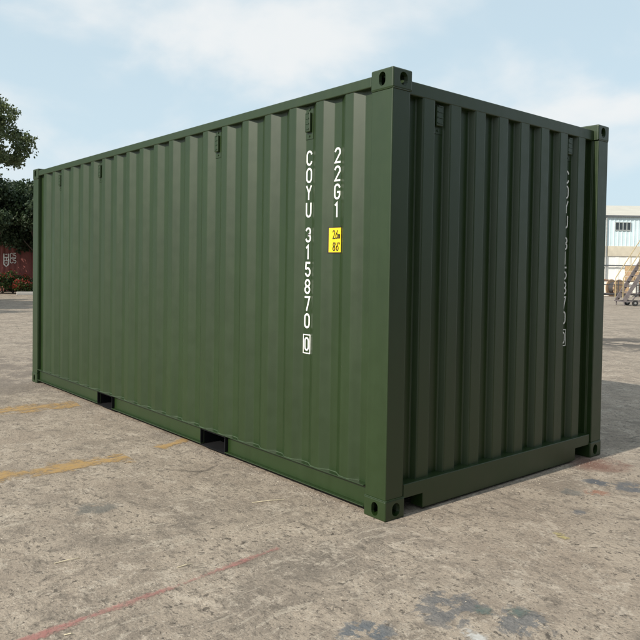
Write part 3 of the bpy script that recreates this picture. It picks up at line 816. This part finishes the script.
def crate(px, dist, w, d, h, mat, label, group, rz=0.0):
    t = empty('crate', place(px, dist), yawR + rz); tag(t, label, 'crate', group)
    n = max(2, int(h/0.17))
    for k in range(n):
        z0 = k*h/n + .004; z1 = (k+1)*h/n - .012
        for s_ in (0, d-.03): MB().box((0.001, s_, z0), (w-.001, s_+.03, z1)).build('slat', mat, t)
        for s_ in (-.03, w): MB().box((s_, 0.03, z0), (s_+.03, d-.03, z1)).build('slat', mat, t)
    for sx in (-.031, w-.04):
        for sy in (-.031, d): MB().box((sx, sy, 0), (sx+.07, sy+.03, h+.01)).build('batten', mat, t)
    MB().box((0.03, .031, h-.08), (w-.03, d-.031, h-.05)).build('lid', mat, t)
g3 = 'goods stored along the warehouse'
crate(602, 50, 0.55, 0.9, 1.0, 'rust_brown', 'brown slatted crate right beside the green container', g3)
crate(608.5, 52, 0.5, 0.7, 0.75, 'pine_wood', 'pale slatted crate behind the wheeled stairs', g3)
crate(613.5, 48.5, 0.62, 0.7, 0.95, 'carton_brown', 'tan slatted crate left of the wheeled stairs', g3)
def stack(px, dist, label):
    t = empty('carton_stack', place(px, dist), yawR); tag(t, label, 'boxes'); pallet(t, 0)
    for lv in range(5):
        for i in range(2):
            x0 = .03 + i*.33 + random.uniform(-.02, .02)
            MB().box((x0, .1, .123+lv*.36), (x0+.32, .9, .123+lv*.36+.345)).build('carton', 'carton_brown' if lv % 2 else 'pine_wood', t, .01)
stack(630, 50, 'tall stack of tan cartons on a pallet seen through the stairs')
def drum(px, dist, mat, label):
    t = empty('oil_drum', place(px, dist)); tag(t, label, 'drum', 'drums along the warehouse')
    prof = [(0,.0),(.285,.0),(.29,.02),(.28,.03),(.28,.28),(.292,.295),(.28,.31),(.28,.57),(.292,.585),(.28,.60),(.28,.85),(.29,.865),(.285,.88),(0,.87)]
    n = 20; vs = []; fs = []
    for r_, z in prof: vs += [(r_*math.cos(2*math.pi*k/n), r_*math.sin(2*math.pi*k/n), z) for k in range(n)]
    for i in range(len(prof)-1): fs += [(i*n+k, i*n+(k+1) % n, (i+1)*n+(k+1) % n, (i+1)*n+k) for k in range(n)]
    MB().add(vs, fs).build('body', mat, t); MB().tube([(.15,.05,.86),(.15,.05,.895)], .03, 8).build('bung', 'dark_steel', t)
drum(606.5, 47.5, 'offwhite_plastic', 'white drum standing in front of the brown crate')
drum(634, 47.5, 'offwhite_plastic', 'white drum seen between the stair treads')
drum(639, 48, 'rust_brown', 'rust brown drum at the right edge')
def reel(px, dist):
    t = empty('cable_reel', place(px, dist), yawR + .5); tag(t, 'tan wooden cable reel standing on edge left of the stairs', 'reel')
    n = 22
    for y in (0, .55):
        MB().tube([(0, y, .52), (0, y+.06, .52)], .52, n).build('flange', 'carton_brown', t)
    MB().tube([(0, .06, .52), (0, .55, .52)], .26, n).build('core', 'pine_wood', t)
    MB().tube([(0, .09, .52), (0, .52, .52)], .36, n).build('cable', 'dark_steel', t)
reel(619.5, 46.5)
def rail(px0, px1, dist):
    a = Vector(place(px0, dist)); t = empty('pipe_rack', tuple(a), yawR); tag(t, 'low dark steel pipe rack in front of the warehouse', 'rack')
    ln = (Vector(place(px1, dist)) - a).length
    for z in (.72, .95): MB().tube([(0,0,z), (ln,0,z)], .028, 8).build('rail', 'dark_steel', t)
    for k in range(int(ln/1.1)+1): MB().tube([(k*1.1,0,0), (k*1.1,0,1.0)], .03, 8).build('post', 'dark_steel', t)
    MB().tube([(0,.5,.15), (ln,.5,.15)], .07, 8).build('pipe', 'rust_brown', t); MB().tube([(0,.3,.15), (ln,.3,.15)], .07, 8).build('pipe', 'dark_steel', t)
rail(600, 700, 45.5)

# wheeled warehouse stairs: stringers rise to the right, handrails, treads, platform, rear legs
def stairs():
    b_ = ground(624, 306); t = empty('mobile_stairs', (b_.x, b_.y, 0), yawR)
    tag(t, 'tall wheeled steel stairs with thin handrail at the right edge', 'stairs')
    WS = 0.8; run, rise = 1.75, 3.15; n = 12
    a0, a1 = (0.0, .22), (run, rise)
    for y in (0, WS):
        MB().beam((a0[0], y, a0[1]), (a1[0], y, a1[1]), .05, .16).build('stringer', 'stair_steel', t)
        pts = [(-.06, y, .35), (-.06, y, 1.22), (run, y, rise+1.0), (run+1.1, y, rise+1.0), (run+1.1, y, rise)]
        MB().tube(pts, .022, 8).build('handrail', 'rail_tan', t)
        for k in (.35, .7): q = (run*k, y, a0[1] + (rise-a0[1])*k); MB().tube([q, (q[0], y, q[2]+1.0-.08*(1-k))], .016, 6).build('baluster', 'rail_tan', t)
        MB().tube([(run+.05, y, rise), (run+.05, y, .2)], .035, 8).build('leg', 'stair_steel', t)
        MB().tube([(run+1.05, y, rise), (run+1.05, y, .2)], .035, 8).build('leg', 'stair_steel', t)
        MB().beam((-.1, y, .2), (run+1.15, y, .2), .06, .06).build('base_beam', 'stair_steel', t)
        MB().beam((run*.42, y, .25), (run+.05, y, 1.6), .04, .04).build('brace', 'stair_steel', t)
        MB().beam((run*.78, y-.03, a0[1]+(rise-a0[1])*.56), (run, y-.03, a0[1]+(rise-a0[1])*.56), .02, .55).build('side_panel', 'yellow_paint', t)
        for x in (.48, run+.9):
            w = MB().tube([(x, y-.035, .13), (x, y+.035, .13)], .13, 18).build('wheel', 'rubber', t)
            MB().tube([(x, y-.04, .13), (x, y+.04, .13)], .05, 10).build('hub', 'galvanised', w)
        MB().tube([(0, y, .25), (0, y, 0.0)], .025, 8).build('foot', 'stair_steel', t)
    for k in range(n):
        q = (k+.5)/n; MB().box((run*q-.06, .026, a0[1]+(rise-a0[1])*q), (run*q+.16, WS-.026, a0[1]+(rise-a0[1])*q+.03)).build('tread', 'stair_steel', t)
    MB().box((run, -.03, rise+.001), (run+1.12, WS+.03, rise+.05)).build('platform', 'stair_steel', t)
    for x in (-.05, run*.55, run+1.1): MB().beam((x, .03, .2), (x, WS-.03, .2), .05, .05).build('cross_bar', 'stair_steel', t)
stairs()

# ------------------------------------------------------------------ small litter
simple('straw', (0.62, 0.54, 0.38), 0.8, 0.15, 20)
def straw(p0, p1, label, r_=0.0022):
    a = ground(*p0); b_ = ground(*p1); mid = a.lerp(b_, .55) + Vector((.006, .004, .006))
    base = a.copy(); up = Vector((0,0,r_))
    o = MB().tube([up, mid-base+up, b_-base+up], [r_, r_, r_*.5], 6).build('straw', 'straw'); o.location = base
    tag(o, label, 'straw', 'dry straws on the concrete')
straw((54, 564), (81, 558), 'long pale straw lying on the concrete in the lower left')
straw((177, 568), (192, 564), 'short pale straw beside the upper side of the red line')
straw((64, 635.5), (74, 634.5), 'tiny pale straw at the bottom edge beside the red line', .002)
straw((252, 503), (284, 500), 'pale straw on the concrete before the long side of the green container')
def grit():
    n = 9000
    x = rng.uniform(-7, 3.2, n*3); y = rng.uniform(-3.4, 5.0, n*3)
    ok = ~((x > -6.1) & (x < 0.03) & (y > -0.03) & (y < 2.47)); x, y = x[ok][:n], y[ok][:n]; n = len(x)
    nb = 2600; x[:nb] = rng.uniform(-6.0, -0.1, nb); y[:nb] = 0.03 - np.abs(rng.normal(0, 0.07, nb)); x[nb:nb+700] = 0.02 + np.abs(rng.normal(0, 0.07, 700)); y[nb:nb+700] = rng.uniform(0, 2.4, 700)
    s = 0.0016 + 0.0045*rng.random(n)**4
    a = rng.uniform(0, 2*np.pi, n)
    base = np.array([[1,0,0],[.2,.9,0],[-.9,.3,0],[-.4,-.8,0],[.1,.05,.75]], float)
    B = base[None]*rng.uniform(.7, 1.3, (n, 5, 1))
    ca, sa = np.cos(a)[:, None], np.sin(a)[:, None]
    V = np.stack([B[..., 0]*ca - B[..., 1]*sa, B[..., 0]*sa + B[..., 1]*ca, B[..., 2]], -1)*s[:, None, None]
    V += np.stack([x, y, np.full(n, 0.0003)], -1)[:, None, :]
    F = [tuple(5*i + k for k in f) for i in range(n) for f in ((0,1,4),(1,2,4),(2,3,4),(3,0,4))]
    me = bpy.data.meshes.new('loose_grit'); me.from_pydata(V.reshape(-1, 3).tolist(), [], F)
    tag(link('loose_grit', me, 'grit'), 'scattered grit and concrete crumbs on the yard', 'grit', kind='stuff')
simple('grit', (0.32, 0.28, 0.23), 0.9, 0.5, 60)
grit()
